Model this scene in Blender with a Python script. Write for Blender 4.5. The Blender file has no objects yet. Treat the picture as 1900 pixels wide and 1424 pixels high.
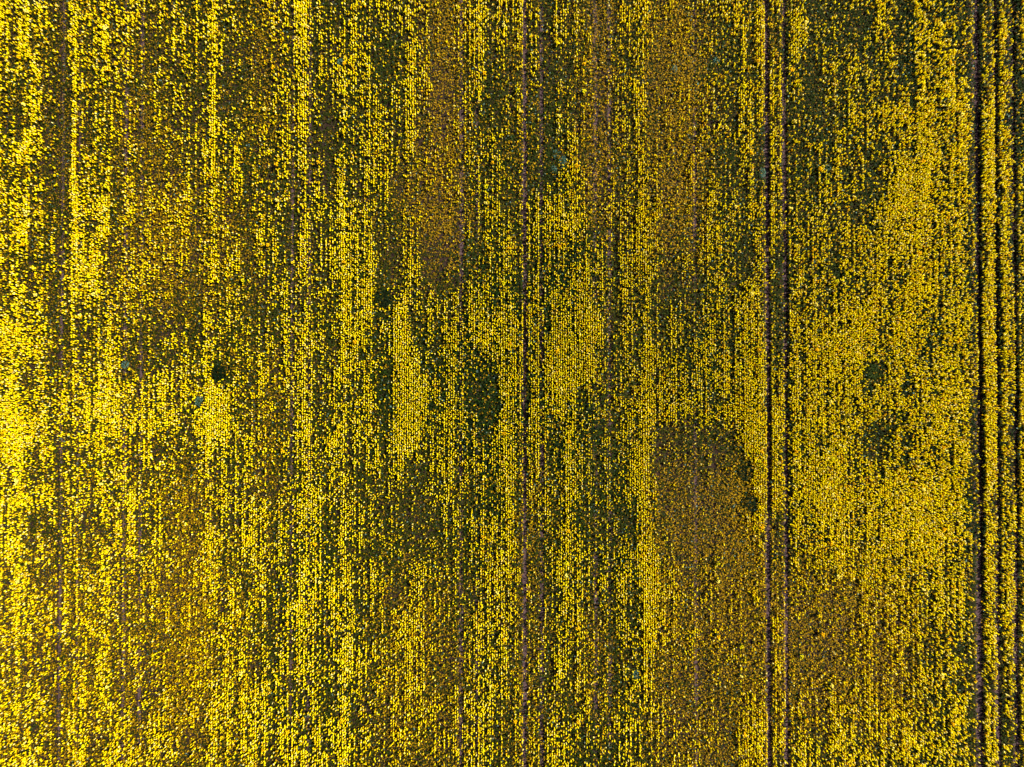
import bpy, math, random
import numpy as np

# ------------------------------------------------------------------ camera, sky, sun, exposure
sc = bpy.context.scene
col = sc.collection
H = 90.0                       # flying height of the camera over the field, metres
TILT = math.radians(0.6)       # the lens looks a hair up the rows
FOC = 1900 * 24.0 / 36.0       # focal length in photo pixels

cam_d = bpy.data.cameras.new("camera"); cam = bpy.data.objects.new("camera", cam_d); col.objects.link(cam)
cam_d.lens = 24.0; cam_d.sensor_width = 36.0; cam_d.sensor_fit = 'HORIZONTAL'
cam_d.clip_start = 0.5; cam_d.clip_end = 6000.0
cam.location = (0, 0, H); cam.rotation_euler = (TILT, 0, 0)
sc.camera = cam

SUN_EL, SUN_AZ = math.radians(46), math.radians(18)   # azimuth counted from +x (right of picture) towards +y (top)
world = bpy.data.worlds.new("World"); sc.world = world; world.use_nodes = True
wn = world.node_tree.nodes; wl = world.node_tree.links
sky = wn.new('ShaderNodeTexSky'); sky.sky_type = 'NISHITA'; sky.sun_disc = False
sky.sun_elevation = SUN_EL; sky.sun_rotation = math.pi / 2 - SUN_AZ
bg = wn['Background']; bg.inputs[1].default_value = 0.05
wl.new(sky.outputs[0], bg.inputs[0])
sun_d = bpy.data.lights.new("sun", 'SUN'); sun = bpy.data.objects.new("sun", sun_d); col.objects.link(sun)
sun_d.energy = 5.0; sun_d.angle = math.radians(0.5); sun_d.color = (1.0, 0.95, 0.86)
sun.rotation_euler = (math.pi / 2 - SUN_EL, 0, SUN_AZ + math.pi / 2)
sun.location = (60, 20, 80)
sc.view_settings.view_transform = 'Standard'; sc.view_settings.look = 'None'
sc.view_settings.gamma = 1.0; sc.view_settings.exposure = 1.45
sc.cycles.max_bounces = 5; sc.cycles.transmission_bounces = 3; sc.cycles.diffuse_bounces = 3

rng = np.random.default_rng(11)
random.seed(5)

# ------------------------------------------------------------------ field plan
def to_plan(px, py, z=0.0):
    """point of the photograph -> place on the field at height z"""
    dx = (np.asarray(px, float) - 950) / FOC; dy = -(np.asarray(py, float) - 712) / FOC
    c, s = math.cos(TILT), math.sin(TILT)
    vy = dy * c + s; vz = dy * s - c
    t = (z - H) / vz
    return dx * t, vy * t

def to_photo(X, Y, Z):
    c, s = math.cos(TILT), math.sin(TILT)
    zz = Z - H
    vy = Y * c + zz * s; vz = -Y * s + zz * c
    return 950 + FOC * X / (-vz), 712 - FOC * vy / (-vz)

# how much of the crop is in full bloom, on a 25 x 50 pixel mesh of the plan (0 none .. 9 closed yellow)
BLOOM = [
 # four blocks side by side: x 0-475, 475-950, 950-1425, 1425-1900
 ("5543254544434355433", "4547534545434344645", "5425532345433344545", "4452433253364642444"),
 ("4642254545324354322", "3446544554244234734", "4424432335323333345", "3354443344255653453"),
 ("4443254544433343332", "3444444544244224633", "4424332345322223344", "5442555435364742344"),
 ("3543243434333325333", "3445335442454223424", "4324342446334344453", "5442544443355763663"),
 ("3343243444233335433", "3344225453243234334", "4324332445333344354", "5344445455576763763"),
 ("4643243444333335542", "5435324454343334544", "4433432445333333463", "5334454445677773764"),
 ("4443244444343325442", "4355325544333333545", "4235432445323333453", "6444555456776773874"),
 ("5553255535454334433", "4345645554343234455", "4556543545433354554", "6465644367877775785"),
 ("5654243543444434433", "4435446653343224356", "3578743556633354555", "6456454567746775775"),
 ("4443256434454324442", "4446456573463223455", "3456654456423453445", "4465544677775675775"),
 ("4543357544444425543", "4456446552475345666", "3556674465423344466", "5455665566776674875"),
 ("4542345554433325543", "4356446664754666878", "4746775455445454577", "4556676777764675765"),
 ("6665343654434525544", "4356546653764476878", "6577885465556566578", "5568787778754574765"),
 ("5654366653345656544", "5357555554674465456", "6678874456556567678", "7568776567756775866"),
 ("6654555755645558653", "5356455455778465557", "5567654547666667678", "6567666566566675875"),
 ("7655566766656457654", "4346545554787465556", "5646655457766656778", "7677877656667774875"),
 ("7755454656544456444", "5356576564875464656", "4546654556633443369", "7676877557767774865"),
 ("5644354554455445554", "4356545554534455757", "4546554468433443348", "7567887767767774865"),
 ("5655354655555435554", "5355645554444454547", "3446543567433332257", "7678988888887774766"),
 ("5555354565544335555", "5456545444444444655", "3445544557533333357", "4567777788787774876"),
 ("6654354565545436546", "5555535434444435557", "4346654566544333334", "4457767677777573776"),
 ("4543454544443355454", "5457555454354443566", "4436554367854443344", "4544457676666663765"),
 ("5654454544443355455", "5357555443454443655", "3355554354864443344", "4444544546666663565"),
 ("5544454554344435544", "4356545544574434645", "4345544365755444334", "5444444445565553665"),
 ("4444454654444545565", "5456547564464434645", "4446554345644333334", "5443444445445553665"),
 ("5554455654444446555", "5455445544454434544", "4345454344543333344", "5444544555565553555"),
 ("6654455645444345555", "5454546443445434645", "4445544344543343355", "5444554555555663655"),
 ("5643455555564435555", "4455446544444434644", "4446644444544443356", "5455565555656663655"),
 ("6654454555544445444", "4455446443444434644", "4445544444534433365", "5455455565665663665"),
]
BM = np.array([[int(ch) for ch in "".join(r)] for r in BLOOM], float)

def lookup(M, px, py, cw, ch):
    h, w = M.shape
    u = np.clip(px / cw - 0.5, 0, w - 1.001); v = np.clip(py / ch - 0.5, 0, h - 1.001)
    i = u.astype(int); j = v.astype(int); fu = u - i; fv = v - j
    fu = np.clip((fu - 0.5) * 1.8 + 0.5, 0, 1)
    return (M[j, i] * (1 - fu) + M[j, i + 1] * fu) * (1 - fv) + (M[j + 1, i] * (1 - fu) + M[j + 1, i + 1] * fu) * fv

def patch(px, py, x0, x1, y0, y1, s=14.0, sy=28.0):
    """soft edged patch of the plan"""
    f = lambda t: 1 / (1 + np.exp(-np.clip(t, -30, 30)))
    return f((px - x0) / s) * f((x1 - px) / s) * f((py - y0) / sy) * f((y1 - py) / sy)

_tabs = {}
def vnoise(x, y, seed):
    if seed not in _tabs:
        _tabs[seed] = np.random.default_rng(1000 + seed).random((256, 256))
    T = _tabs[seed]
    i = np.floor(x).astype(int); j = np.floor(y).astype(int)
    fx = x - i; fy = y - j
    fx = fx * fx * (3 - 2 * fx); fy = fy * fy * (3 - 2 * fy)
    a = T[j & 255, i & 255]; b = T[j & 255, (i + 1) & 255]; c = T[(j + 1) & 255, i & 255]; d = T[(j + 1) & 255, (i + 1) & 255]
    return (a * (1 - fx) + b * fx) * (1 - fy) + (c * (1 - fx) + d * fx) * fy

# wheel tracks: x of the picture at mid height, half width (m), strength of the bare line
TRACKS = [(114.5, .18, .6), (146, .15, .45), (232, .20, .6), (262, .2, .5), (542, .17, .6), (574, .18, .55),
          (856, .24, .6), (885, .2, .5), (973.5, .27, .9), (1005, .2, .7), (1105, .26, .5), (1131, .24, .5), (1290, .2, .5),
          (1423, .28, .95), (1456, .24, .85), (1812, .40, 1.), (1846, .30, 1.), (1879, .32, .95)]
TRX = [(float(to_plan(t[0], 712)[0]), t[1], t[2]) for t in TRACKS]
# rows that flower as a line down the field: x, half width px, gain, y0, y1
LINES = [(138, 6, 1.3, 0, 700), (227, 5, 1.0, 0, 560), (395, 6, 1.2, 0, 520), (440, 4, .8, 60, 320), (567, 5, 1.3, 0, 1250),
         (637, 5, .9, 60, 1424), (655, 4, .8, 0, 700), (685, 5, .9, 0, 560), (743, 6, .9, 560, 860), (855, 3, .8, 0, 520),
         (888, 5, 1.5, 0, 215), (927, 3, .8, 0, 350), (968, 3, .9, 0, 900), (998, 3, 1.0, 380, 900), (1010, 4, .9, 560, 1000),
         (1052, 4, 1.1, 730, 1250), (1070, 4, .7, 0, 420), (1076, 4, .8, 780, 1300), (1198, 7, 1.2, 0, 1300), (1415, 4, 1.6, 0, 220),
         (1415, 4, .8, 620, 1424), (1478, 4, 1.0, 0, 110), (1441, 4, 1.0, 740, 960), (735, 3, .7, 1100, 1300), (765, 4, .8, 0, 330),
         (1655, 4, .6, 80, 300), (1836, 8, .6, 250, 1424), (640, 6, 1.0, 1180, 1330), (420, 4, .6, 880, 1424), (30, 6, .4, 700, 1100)]

def lushness(px, py):
    v = 0.36 + 0.1 * np.clip((px - 600) / 500, 0, 1) + 0.2 * patch(px, py, 1440, 2100, -200, 1030, 30)
    for (x0, x1, y0, y1, g) in [(1660, 2000, -100, 1060, .2), (700, 745, 100, 240, .15), (900, 960, 200, 330, .2),
            (1000, 1080, 270, 520, .35), (850, 1110, 480, 830, .45), (690, 965, 560, 830, .35), (860, 965, 800, 1060, .4),
            (990, 1085, 720, 1050, .2), (1140, 1200, 880, 1150, .35), (1250, 1440, 560, 790, .3), (1380, 1440, 780, 960, .4),
            (540, 610, 860, 1200, .15), (620, 720, 500, 800, .12), (395, 430, 660, 730, .35), (380, 440, 700, 800, .15)]:
        v = v + g * patch(px, py, x0, x1, y0, y1)
    for (x0, x1, y0, y1, g) in [(1205, 1370, 800, 1424, .16), (1470, 1700, 1060, 1424, .22), (760, 860, 0, 600, .22), (1090, 1140, 0, 500, .15), (-100, 380, 900, 1500, .05)]:
        v = v - g * patch(px, py, x0, x1, y0, y1)
    return np.clip(v, 0.05, 1)

def ochre(px, py):
    v = 0.12 + 0.18 * np.clip((520 - px) / 300, 0, 1)
    for (x0, x1, y0, y1, g) in [(470, 510, -50, 300, .5), (225, 310, 150, 330, .3), (230, 330, 350, 560, .35), (290, 480, 340, 560, .3),
            (795, 855, -50, 480, .8), (730, 800, 300, 450, .4), (955, 975, -50, 330, .4), (1080, 1135, -50, 400, .6), (1190, 1310, -50, 480, .45),
            (1245, 1275, -50, 400, .45), (1400, 1440, -50, 200, .3), (480, 512, 680, 980, .5), (320, 375, 880, 1350, .75), (-50, 480, 1030, 1500, .25),
            (690, 860, 1080, 1500, .35), (950, 1000, 860, 1500, .4), (1080, 1125, 1150, 1330, .5), (1205, 1425, 860, 1500, .45),
            (1350, 1395, 900, 1150, .5), (1440, 1700, 1050, 1350, .6), (1380, 1440, 1050, 1424, .2)]:
        v = v + g * patch(px, py, x0, x1, y0, y1)
    return np.clip(v, 0, 1)

def bareness(px, py):
    v = np.zeros_like(px) + 0.10
    for (x0, x1, y0, y1, g) in [(580, 625, 180, 420, .5), (495, 525, 80, 320, .4), (640, 660, 560, 700, .2), (260, 310, 460, 640, .35),
            (810, 865, 380, 600, .5), (1095, 1140, 60, 520, .4), (1210, 1250, 430, 570, .4), (1205, 1350, 775, 880, .45), (1285, 1335, 930, 1110, .4),
            (1118, 1145, 640, 1000, .45), (605, 630, 800, 920, .3), (60, 110, 480, 600, .35), (70, 115, 60, 320, .25), (465, 500, 250, 420, .3), (1640, 1700, 100, 190, .25),
            (480, 515, 900, 1424, .2), (850, 870, 1100, 1424, .35), (1080, 1125, 1130, 1260, .3), (1795, 1830, 90, 200, .4), (1510, 1530, 700, 900, -.05), (980, 1100, 180, 300, .15)]:
        v = v + g * patch(px, py, x0, x1, y0, y1, 8, 24)
    return np.clip(v, 0, 1)

# ------------------------------------------------------------------ materials
def mat_crop(name, rough, trans, spec=0.15):
    m = bpy.data.materials.new(name); m.use_nodes = True
    n = m.node_tree.nodes; l = m.node_tree.links
    b = n['Principled BSDF']; out = n['Material Output']
    at = n.new('ShaderNodeAttribute'); at.attribute_name = 'tint'
    geo = n.new('ShaderNodeNewGeometry'); nz = n.new('ShaderNodeTexNoise'); nz.inputs['Scale'].default_value = 9.0; nz.inputs['Detail'].default_value = 2.0
    l.new(geo.outputs['Position'], nz.inputs['Vector'])
    hs = n.new('ShaderNodeHueSaturation'); mr = n.new('ShaderNodeMapRange')
    mr.inputs[3].default_value = 0.75; mr.inputs[4].default_value = 1.25
    l.new(nz.outputs[0], mr.inputs[0]); l.new(mr.outputs[0], hs.inputs['Value']); l.new(at.outputs['Color'], hs.inputs['Color'])
    l.new(hs.outputs[0], b.inputs['Base Color'])
    b.inputs['Roughness'].default_value = rough; b.inputs['Specular IOR Level'].default_value = spec
    if trans > 0:
        t = n.new('ShaderNodeBsdfTranslucent'); mx = n.new('ShaderNodeMixShader'); mx.inputs[0].default_value = trans
        l.new(hs.outputs[0], t.inputs[0]); l.new(b.outputs[0], mx.inputs[1]); l.new(t.outputs[0], mx.inputs[2]); l.new(mx.outputs[0], out.inputs[0])
    return m
M_FLOWER = mat_crop("petals", 0.6, 0.38, 0.05)
M_LEAF = mat_crop("leaves", 0.7, 0.10, 0.06)

def mat_soil(name, dark, light, far=False):
    m = bpy.data.materials.new(name); m.use_nodes = True
    n = m.node_tree.nodes; l = m.node_tree.links; b = n['Principled BSDF']
    tc = n.new('ShaderNodeTexCoord')
    n1 = n.new('ShaderNodeTexNoise'); n1.inputs['Scale'].default_value = 3.5; n1.inputs['Detail'].default_value = 8.0; n1.inputs['Roughness'].default_value = 0.7
    l.new(tc.outputs['Object'], n1.inputs['Vector'])
    r = n.new('ShaderNodeValToRGB'); r.color_ramp.elements[0].position = 0.3; r.color_ramp.elements[1].position = 0.72
    r.color_ramp.elements[0].color = (*dark, 1); r.color_ramp.elements[1].color = (*light, 1)
    l.new(n1.outputs[0], r.inputs[0])
    last = r.outputs[0]
    if far:   # the same striped crop, far beyond the modelled plants
        mp = n.new('ShaderNodeMapping'); mp.inputs['Scale'].default_value = (1.4, 0.12, 1.0); l.new(tc.outputs['Object'], mp.inputs[0])
        n2 = n.new('ShaderNodeTexNoise'); n2.inputs['Scale'].default_value = 1.0; n2.inputs['Detail'].default_value = 6.0; l.new(mp.outputs[0], n2.inputs['Vector'])
        r2 = n.new('ShaderNodeValToRGB'); r2.color_ramp.elements[0].position = 0.42; r2.color_ramp.elements[1].position = 0.58
        r2.color_ramp.elements[0].color = (0.04, 0.045, 0.004, 1); r2.color_ramp.elements[1].color = (0.6, 0.42, 0.006, 1); l.new(n2.outputs[0], r2.inputs[0])
        sx = n.new('ShaderNodeSeparateXYZ'); l.new(tc.outputs['Object'], sx.inputs[0])
        def outside(sock, lim):
            a = n.new('ShaderNodeMath'); a.operation = 'ABSOLUTE'; l.new(sock, a.inputs[0])
            g = n.new('ShaderNodeMath'); g.operation = 'GREATER_THAN'; g.inputs[1].default_value = lim; l.new(a.outputs[0], g.inputs[0]); return g.outputs[0]
        mx_ = n.new('ShaderNodeMath'); mx_.operation = 'MAXIMUM'
        l.new(outside(sx.outputs[0], FX), mx_.inputs[0]); l.new(outside(sx.outputs[1], FY + 1), mx_.inputs[1])
        mix = n.new('ShaderNodeMixRGB'); l.new(mx_.outputs[0], mix.inputs[0]); l.new(last, mix.inputs[1]); l.new(r2.outputs[0], mix.inputs[2]); last = mix.outputs[0]
    l.new(last, b.inputs['Base Color']); b.inputs['Roughness'].default_value = 0.95; b.inputs['Specular IOR Level'].default_value = 0.1
    bp = n.new('ShaderNodeBump'); bp.inputs['Strength'].default_value = 0.5; bp.inputs['Distance'].default_value = 0.06
    l.new(n1.outputs[0], bp.inputs['Height']); l.new(bp.outputs[0], b.inputs['Normal'])
    return m
FX, FY = 75.0, 58.0            # half size of the planted ground that is modelled plant by plant
M_SOIL = mat_soil("soil", (0.005, 0.0025, 0.0012), (0.030, 0.016, 0.011), far=True)
M_TRACK = mat_soil("rolled_soil", (0.018, 0.010, 0.010), (0.085, 0.050, 0.049))

# ------------------------------------------------------------------ mesh helpers
def make_mesh(name, V, nper, tint, mats, mat_idx=None):
    """V: corners, nper corners to each face one after another"""
    V = np.ascontiguousarray(V.reshape(-1, 3), np.float32); nv = len(V); nf = nv // nper
    me = bpy.data.meshes.new(name)
    me.vertices.add(nv); me.vertices.foreach_set('co', V.ravel())
    me.loops.add(nv); me.loops.foreach_set('vertex_index', np.arange(nv, dtype=np.int32))
    me.polygons.add(nf); me.polygons.foreach_set('loop_start', np.arange(0, nv, nper, dtype=np.int32))
    finish(me, tint, mats, mat_idx); return me

def make_indexed(name, V, F, tint, mats, mat_idx=None):
    V = np.ascontiguousarray(V.reshape(-1, 3), np.float32); F = np.ascontiguousarray(F, np.int32); n = F.shape[1]
    me = bpy.data.meshes.new(name)
    me.vertices.add(len(V)); me.vertices.foreach_set('co', V.ravel())
    me.loops.add(F.size); me.loops.foreach_set('vertex_index', F.ravel())
    me.polygons.add(len(F)); me.polygons.foreach_set('loop_start', np.arange(0, F.size, n, dtype=np.int32))
    finish(me, tint, mats, mat_idx); return me

def finish(me, tint, mats, mat_idx):
    for m in mats: me.materials.append(m)
    if mat_idx is not None: me.polygons.foreach_set('material_index', mat_idx.astype(np.int32))
    if tint is not None:
        a = me.attributes.new('tint', 'FLOAT_COLOR', 'POINT')
        c = np.ones((len(me.vertices), 4), np.float32); c[:, :3] = tint
        a.data.foreach_set('color', c.ravel())
    me.update(calc_edges=True)

def obj(name, me, parent=None, **props):
    o = bpy.data.objects.new(name, me); col.objects.link(o); o.parent = parent
    for k, v in props.items(): o[k] = v
    return o

def leaf_quads(X, Y, Z, L, W, az, droop, rng):
    """one bent leaf for each row of the arrays -> (n,4,3)"""
    ca, sa = np.cos(az), np.sin(az)
    V = np.empty((len(X), 4, 3))
    cd, sd = np.cos(droop), np.sin(droop)
    for k, (u, w) in enumerate(((0.05, 0), (0.55, .5), (1.0, 0), (0.5, -.5))):
        V[:, k, 0] = X + ca * u * L * cd - sa * w * W
        V[:, k, 1] = Y + sa * u * L * cd + ca * w * W
        V[:, k, 2] = Z + u * L * sd - (0.22 * L * u * u) + (0.04 if w else 0)
    return V

def spikes(X, Y, Zt, R, Hh, top, rng):
    """flower spikes: three sided, short dome over a long taper -> verts (n,5,3), faces (n*6,3)"""
    n = len(X); a0 = rng.random(n) * 2 * np.pi
    V = np.empty((n, 5, 3))
    V[:, 0] = np.stack([X + R * rng.uniform(-.35, .35, n), Y + R * rng.uniform(-.35, .35, n), Zt], 1)
    for k in range(3):
        a = a0 + k * 2.0944 + rng.uniform(-.3, .3, n); r = R * rng.uniform(.75, 1.35, n)
        V[:, 1 + k] = np.stack([X + r * np.cos(a), Y + r * np.sin(a), Zt - top * rng.uniform(.6, 1.5, n)], 1)
    V[:, 4] = np.stack([X + R * rng.uniform(-.3, .3, n), Y + R * rng.uniform(-.3, .3, n), Zt - Hh], 1)
    b = np.arange(n)[:, None] * 5
    F = np.concatenate([b + np.array(t)[None] for t in ((0, 1, 2), (0, 2, 3), (0, 3, 1), (4, 2, 1), (4, 3, 2), (4, 1, 3))])
    return V, F

# ------------------------------------------------------------------ ground and wheel tracks
def sheet(name, x0, x1, y0, y1, z, mat, nx=1, ny=1, wob=0.0, seed=0):
    xs = np.linspace(x0, x1, nx + 1); ys = np.linspace(y0, y1, ny + 1)
    gx, gy = np.meshgrid(xs, ys)
    if wob:
        e = vnoise(gy * 0.5, gx * 0 + seed, 60) - .5 + .7 * (vnoise(gy * 2.3, gx * 3 + seed, 61) - .5)
        gx = gx + wob * e
    V = np.stack([gx, gy, np.zeros_like(gx) + z], -1).reshape(-1, 3)
    i = np.arange(ny)[:, None] * (nx + 1) + np.arange(nx)[None]
    F = np.stack([i, i + 1, i + nx + 2, i + nx + 1], -1).reshape(-1, 4)
    return obj(name, make_indexed(name, V, F, None, [mat]), kind='structure')
sheet('ground', -2500, 2500, -2500, 2500, 0.0, M_SOIL)
for k, (tx, hw, st) in enumerate(TRX):
    sheet('wheel_track', tx - hw, tx + hw, -FY, FY, 0.004, M_TRACK, 2, 260, 0.12, k * 7.3)

# ------------------------------------------------------------------ the crop, row by row
ROW = 0.30
def track_gap(X, Y):
    g = np.zeros_like(X)
    for k, (tx, hw, st) in enumerate(TRX):
        d = np.abs(X - tx + 0.07 * (vnoise(Y * 0.8, Y * 0 + k * 3.1, 50) - .5))
        brk = np.clip(st * 1.5 - 1.3 * (vnoise(Y * .22, Y * 0 + k * 5.7, 51)) * (1.25 - st), 0, 1)
        g = np.maximum(g, np.clip((hw + .06 - d) / .10, 0, 1) * np.clip(brk, 0, 1))
    return g

def sites(step, jx, jy):
    nx = int(2 * FX / ROW); ny = int(2 * FY / step)
    i, j = np.meshgrid(np.arange(nx), np.arange(ny)); i = i.ravel(); j = j.ravel()
    X = -FX + (i + .5) * ROW + rng.normal(0, jx, len(i)); Y = -FY + (j + rng.random(len(i))) * step + rng.normal(0, jy, len(i))
    X = X + 0.05 * (vnoise(Y * .15, i * 0.13, 70) - .5)
    return i, X, Y

# --- leaves
i, X, Y = sites(0.20, 0.045, 0.03)
px, py = to_photo(X, Y, 0.35)
lu = lushness(px, py); oc = ochre(px, py); ba = bareness(px, py)
lu = np.clip(lu + .35 * (vnoise(X / 2.2, Y / 4.5, 1) - .5) + .2 * (vnoise(X / .7, Y / .9, 2) - .5), 0.02, 1)
rowv = vnoise(i * 1.0, Y / 9.0, 3)
keep = rng.random(len(X)) < np.clip(1.1 - .45 * ba - .45 * np.clip(rowv - .62, 0, 1) * 2 + .5 * (lu - .5), .08, 1) * (1 - track_gap(X, Y))
X, Y, px, py, lu, oc, ba, i = [a[keep] for a in (X, Y, px, py, lu, oc, ba, i)]
LV = []; LT = []
for k in range(4):
    n = len(X); sel = rng.random(n) < (0.95 if k < 3 else .75)
    x, y, l_, o_ = X[sel], Y[sel], lu[sel], oc[sel]; n = len(x)
    ht = (0.10 + 0.62 * l_) * rng.uniform(.45, 1.05, n)
    L = (0.20 + 0.14 * l_) * rng.uniform(.7, 1.3, n)
    V = leaf_quads(x + rng.normal(0, .03, n), y + rng.normal(0, .05, n), ht, L, L * rng.uniform(.4, .7, n), rng.random(n) * 6.283, rng.uniform(-.5, .8, n), rng)
    green = np.array([0.012, 0.026, 0.0003]); dark = np.array([0.0015, 0.007, 0.0006]); olive = np.array([0.022, 0.023, 0.0003]); gold = np.array([0.22, 0.125, 0.0003])
    t = np.clip(l_ * 1.2 - .2, 0, 1)[:, None]
    c = olive * (1 - t) + dark * t
    gmix = (rng.random(n) < .45)[:, None]; c = np.where(gmix, .4 * c + .6 * green, c)
    om = (rng.random(n) < np.clip(o_ * .9, 0, .65))[:, None]; c = np.where(om, gold * rng.uniform(.5, 1.15, (n, 1)), c)
    gr = (rng.random(n) < .015)[:, None]; c = np.where(gr, np.array([.06, .10, .075]), c)
    c = c * rng.uniform(.65, 1.35, (n, 1))
    LV.append(V); LT.append(np.repeat(c, 4, axis=0))
obj('leafy_crop', make_mesh('leafy_crop', np.concatenate(LV), 4, np.concatenate(LT), [M_LEAF]), kind='stuff',
    label='dark green and olive leaves of the rapeseed crop sown in straight rows', category='crop foliage')
del LV, LT

# --- flowers
# spots whose bloom breaks from what lies round them: closed yellow blocks (+), green or bare holes (-)
FEATURES = [(383, 424, 715, 770, 3), (375, 424, 772, 812, 3.2), (1386, 1418, 770, 850, 3), (1396, 1418, 850, 950, 2.2), (1384, 1418, 960, 980, 2), (1010, 1088, 402, 428, 1.6),
    (1215, 1380, 795, 1030, -1.1), (1372, 1394, 850, 945, -3), (394, 424, 674, 714, -4), (698, 726, 60, 150, -1.6), (785, 850, 385, 520, -1.4), (870, 962, 572, 640, 1.2),
    (1015, 1102, 640, 730, 1.3), (740, 768, 540, 850, 1.2), (770, 799, 690, 755, 1.6), (735, 770, 800, 850, 1.5), (1535, 1620, 600, 690, 1.), (1655, 1720, 300, 460, 1.2), (1500, 1560, 880, 960, 1.2),
    (1690, 1720, 900, 1010, 1.2), (885, 935, 700, 770, -1.8), (868, 885, 700, 790, -1.6), (880, 905, 790, 860, -1.), (700, 722, 700, 800, -2.2), (1600, 1645, 675, 715, -2.4),
    (1600, 1660, 780, 830, -1.2), (1470, 1590, 1090, 1260, -1.0), (1162, 1186, 930, 1000, -2), (1172, 1190, 1060, 1210, -2.2), (1192, 1208, 1000, 1220, 2.4), (1208, 1225, 1050, 1110, 1.4),
    (930, 950, 700, 960, 1.3), (860, 930, 905, 945, -1.6), (985, 1035, 250, 350, -1.5), (985, 1015, 600, 640, -1.5), (1030, 1075, 440, 540, -.8), (1045, 1060, 800, 850, 1.2),
    (620, 700, 855, 940, -.6), (900, 960, 540, 560, -2), (705, 735, 450, 560, -1.4), (725, 745, 330, 400, -.8), (1680, 1740, 140, 170, -1.6), (1655, 1800, 110, 240, .5), (40, 75, 265, 285, 1.6), (30, 65, 275, 290, 1.5),
    (0, 60, 735, 830, 1.1), (170, 280, 720, 790, .9), (400, 440, 222, 238, 1.6), (150, 205, 372, 388, 1.8), (1800, 1826, 90, 190, -1.6), (1440, 1460, 480, 700, -1.0), (550, 572, 0, 70, 1.8), (1710, 1800, 0, 40, -.6),
    (1220, 1290, 775, 800, -1.6), (1090, 1110, 560, 720, 1.), (640, 660, 880, 960, .8), (550, 610, 925, 950, 1.4), (1235, 1425, 1240, 1340, -.5), (1420, 1450, 970, 1060, -.8)]
def bloom(X, Y, i, zt):
    px, py = to_photo(X, Y, zt)
    c = lookup(BM, px, py, 25, 50) / 10.0
    for (lx, w, g, y0, y1) in LINES:
        c = c + .22 * g * np.exp(-((px - lx) / w) ** 2) * np.clip((py - y0) / 30 + .5, 0, 1) * np.clip((y1 - py) / 30 + .5, 0, 1)
    c = np.clip(c * .92 - 0.03, .02, .95)
    lg = 1.7 * np.log(c / (1 - c)) - .1
    for (x0, x1, y0, y1, g) in FEATURES:
        lg = lg + g * patch(px, py, x0, x1, y0, y1, 4, 8)
    lg = lg + 3.0 * (vnoise(i * 1.0, Y / 9.0, 10) - .5) + 2.0 * (vnoise(X / .9, Y / 1.6, 11) - .5) + 1.9 * (vnoise(X / .42, Y / .5, 12) - .5) + 1.0 * (vnoise(X / 3., Y / 6., 13) - .5)
    return px, py, 1 / (1 + np.exp(-lg * 1.25))

# the largest single plants, found first so that the crop leaves them room
STRIPS = [(28, 104, "left of the far left tracks"), (154, 226, "right of the far left tracks"), (446, 534, "left of the left centre tracks"),
          (582, 668, "right of the left centre tracks"), (894, 964, "left of the centre tracks"), (1014, 1096, "right of the centre tracks"),
          (1330, 1414, "left of the right centre tracks"), (1466, 1556, "right of the right centre tracks"), (1705, 1798, "left of the far right tracks")]
BANDS = ["at the top edge", "one seventh down", "two sevenths down", "just above mid height", "just below mid height", "two sevenths up", "one seventh up", "at the bottom edge"]
KINDS = ["large pale cream yellow", "large lemon yellow", "large golden orange", "large greenish yellow"]
SINGLE = []
for (x0, x1, sname) in STRIPS:
    for bi, bname in enumerate(BANDS):
        y0 = 12 + bi * 1400 / 8
        for ki, kname in enumerate(KINDS):
            cx = x0 + (x1 - x0) * rng.random(40); cy = y0 + 175 * (ki + .1 + .8 * rng.random(40)) / 4
            gx, gy = to_plan(cx, cy, 1.05)
            gi = np.round((gx + FX) / ROW - .5).astype(int); gx = -FX + (gi + .5) * ROW
            _, _, pp = bloom(gx, gy, gi, 1.05)
            q = int(np.argmax(pp - 3 * track_gap(gx, gy)))
            SINGLE.append((gx[q], gy[q], ki, "%s rapeseed plant %s, %s" % (kname, sname, bname)))
WEEDS_AND_GAPS = [(405, 692, .95, 'dark', "dark gap shown as black green leaves above the brightest small yellow block, left of centre"),  # dark entries: leaf clumps added to stand for dark gaps in the crop
         (1391, 935, 1.15, 'dark', "gap shown as dark leaves under the solid yellow block beside the right centre wheel tracks"),
         (1384, 878, 1.0, 'dark', "tall gap shown as dark green leaves against the left side of the solid yellow block"),
         (1620, 692, .95, 'mid', "mid green weed patch in a hollow of the dense yellow crop at right"),
         (712, 555, 1.0, 'dark', "gap shown as dark green leaves in the flowerless strip left of the centre tracks"),
         (1031, 286, .42, 'teal', "upper small blue green weed right of the centre tracks"),
         (1044, 298, .55, 'teal', "largest blue green weed right of the centre tracks"),
         (1028, 313, .38, 'teal', "lower small blue green weed right of the centre tracks"),
         (632, 115, .42, 'teal', "blue green weed in dark crop near the top, right of the left centre tracks"),
         (1330, 111, .36, 'teal', "small blue green weed in thin crop at the top, left of the right centre tracks"),
         (1252, 127, .36, 'teal', "small blue green weed in the ochre strip near the top"),
         (1415, 320, .45, 'teal', "blue green weed against the edge of the right centre wheel track"),
         (231, 677, .40, 'teal', "blue green weed on a bare wheel track in the left quarter"),
         (369, 745, .52, 'teal', "grey green weed left of the brightest small yellow block"),
         (1537, 312, .36, 'teal', "blue green weed in thin crop near the top right"),
         (1180, 1253, .45, 'teal', "pale grey green weed below the dark strip in the lower centre")]
WPOS = [(*[float(a) for a in to_plan(w[0], w[1], .5)], *w[2:]) for w in WEEDS_AND_GAPS]
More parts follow.
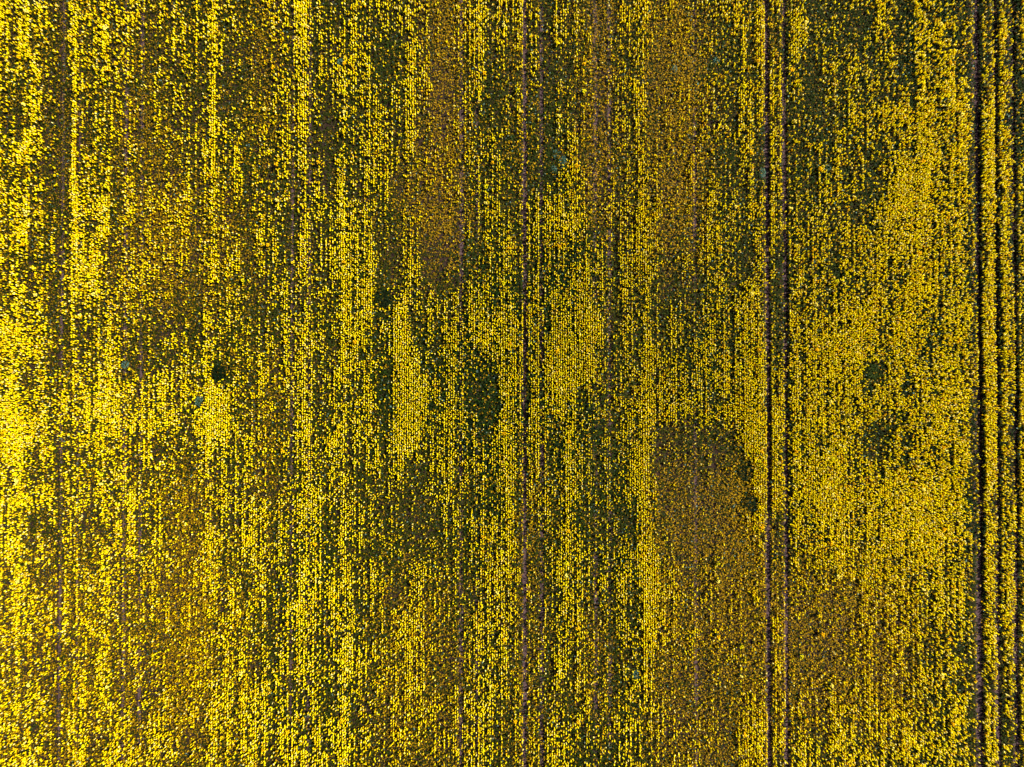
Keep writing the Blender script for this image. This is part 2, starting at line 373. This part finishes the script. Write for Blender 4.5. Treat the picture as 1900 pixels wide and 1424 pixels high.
def clear_of_things(X, Y, r1, f2):
    ok = np.ones(len(X), bool)
    for (x, y, *_r) in SINGLE: ok &= (np.abs(X - x) > r1) | (np.abs(Y - y) > r1)
    for (x, y, r, *_r) in WPOS: ok &= ((X - x) ** 2 + ((Y - y) / 1.25) ** 2) > (r * f2) ** 2
    return ok

i, X, Y = sites(0.15, 0.032, 0.03)
_ok = clear_of_things(X, Y, .26, .95); i, X, Y = i[_ok], X[_ok], Y[_ok]
px0, py0 = to_photo(X, Y, 0.8)
lu = lushness(px0, py0); oc = ochre(px0, py0)
zt = (0.62 + 0.55 * lu) * rng.uniform(.82, 1.14, len(X))
px, py, p = bloom(X, Y, i, zt)
keep = rng.random(len(X)) < p * (1 - .95 * track_gap(X, Y))
X, Y, px, py, lu, oc, zt, p = [a[keep] for a in (X, Y, px, py, lu, oc, zt, p)]

def spike_tint(n, oc, rng):
    base = np.array([.86, .71, .001])
    c = np.repeat(base[None], n, 0)
    r = rng.random(n)
    c[r < .22] = (.90, .72, .02); c[r < .09] = (.90, .78, .26); c[(r > .80)] = (.82, .50, .0); c[(r > .93)] = (.55, .48, .003)
    dull = rng.random(n) < oc * .45
    c[dull] = (.50, .31, .0)
    return c * rng.uniform(.8, 1.12, (n, 1))

FV = []; FF = []; FT = []; nb = 0
for k in range(3):
    n0 = len(X); sel = rng.random(n0) < (1.0, .75, .4)[k]
    x, y, z, o_ = X[sel], Y[sel], zt[sel], oc[sel]; n = len(x)
    sp = 0.0 if k == 0 else 0.085
    V, F = spikes(x + rng.normal(0, sp * .7, n), y + rng.normal(0, sp * 1.2, n), z * rng.uniform(.9, 1.05, n), rng.uniform(.045, .105, n), rng.uniform(.5, .85, n), rng.uniform(.12, .30, n), rng)
    FV.append(V.reshape(-1, 3)); FF.append(F + nb); nb += n * 5; FT.append(np.repeat(spike_tint(n, o_, rng), 5, axis=0))
print("flower spikes", nb // 5)
obj('flowering_crop', make_indexed('flowering_crop', np.concatenate(FV), np.concatenate(FF), np.concatenate(FT), [M_FLOWER]), kind='stuff',
    label='bright yellow flower heads of the rapeseed crop in uneven rows', category='flowering crop')

# ------------------------------------------------------------------ the largest plants, one by one
TINTS = [(.90, .76, .13), (.88, .68, .003), (.86, .52, .001), (.72, .64, .003)]
def plant_meshes(ki, seed):
    g = np.random.default_rng(seed)
    n = 15; a = g.random(n) * 6.283; r = .25 * np.sqrt(g.random(n)); r[0] = 0
    X, Y = r * np.cos(a), r * np.sin(a); Zt = 1.26 - .9 * r + g.normal(0, .05, n)
    V, F = spikes(X, Y, Zt, g.uniform(.06, .10, n), g.uniform(.4, .6, n), g.uniform(.12, .25, n), g)
    head = make_indexed('flower_head', V, F, np.repeat(np.array(TINTS[ki]) * g.uniform(.85, 1.1, (n, 1)), 5, 0), [M_FLOWER])
    # branching stems: slim four sided rods from the foot to under every spike
    SV = []
    for k in range(n):
        p0 = np.array([0.02 * math.cos(a[k]), 0.02 * math.sin(a[k]), 0.0]); p1 = np.array([X[k], Y[k], Zt[k] - .35])
        for q in range(3):
            u0, u1 = (np.array([math.cos(t), math.sin(t), 0]) * .012 for t in (q * 2.094, q * 2.094 + 2.094))
            SV += [p0 + u0, p0 + u1, p1 + u1 * .6, p1 + u0 * .6]
    stem = make_mesh('stem', np.array(SV), 4, np.array([.06, .09, .01]), [M_LEAF])
    m = 16; a = g.random(m) * 6.283
    V = leaf_quads(.05 * np.cos(a), .05 * np.sin(a), g.uniform(.1, .6, m), g.uniform(.2, .36, m), g.uniform(.1, .16, m), a, g.uniform(-.2, .6, m), g)
    leaves = make_mesh('leaves', V, 4, np.repeat(np.array([.012, .026, .002]) * g.uniform(.7, 1.5, (m, 1)), 4, 0), [M_LEAF])
    return head, stem, leaves
PROTO = {(k, v): plant_meshes(k, 50 + 7 * k + v) for k in range(4) for v in range(3)}
for n, (x, y, ki, lab) in enumerate(SINGLE):
    e = obj('rapeseed_plant', None, None, label=lab, category='rapeseed plant', group='largest flowering rapeseed plants')
    e.empty_display_size = .2
    e.location = (x, y, 0); e.rotation_euler = (0, 0, rng.random() * 6.283); sc_ = rng.uniform(.9, 1.12); e.scale = (sc_, sc_, rng.uniform(.92, 1.08))
    for nm, me in zip(('flower_head', 'stem', 'leaves'), PROTO[(ki, n % 3)]):
        obj(nm, me, e)

# ------------------------------------------------------------------ weeds standing in the crop, dark clumps put in for gaps
WT = {'dark': (.0015, .0055, .0006), 'mid': (.012, .022, .0006), 'teal': (.035, .075, .055)}  # dark: near-black leaf tint that stands in for the dark of gaps
for n, (x, y, r, kind, lab) in enumerate(WPOS):
    g = np.random.default_rng(900 + n)
    m = int(520 * max(r, .45) ** 2)
    a = g.random(m) * 6.283; rr = r * np.sqrt(g.random(m)) * (.8 + .35 * vnoise(np.cos(a) * 1.7 + n * 3, np.sin(a) * 1.7, 80))
    lx, ly = rr * np.cos(a), rr * 1.25 * np.sin(a)
    top = (.75 if r > .8 else .6) * np.sqrt(np.clip(1.15 - (rr / r) ** 2, .05, 1)) * (.6 + .7 * vnoise(lx * 3 + 9 * n, ly * 3, 81))
    z = top * g.uniform(.35, 1.0, m)
    L = g.uniform(.16, .34, m) * (1 if r > .8 else .8)
    V = leaf_quads(lx, ly, z, L, L * g.uniform(.3, .55, m), a + g.normal(0, .9, m), g.uniform(-.3, .7, m), g)
    me = make_mesh('weed_or_gap_clump', V, 4, np.repeat(np.array(WT[kind]) * g.uniform(.55, 1.7, (m, 1)), 4, 0), [M_LEAF])
    o = obj('weed_or_gap_clump', me, None, label=lab, category='weed', group='weeds standing in the crop')
    o.location = (x, y, 0)
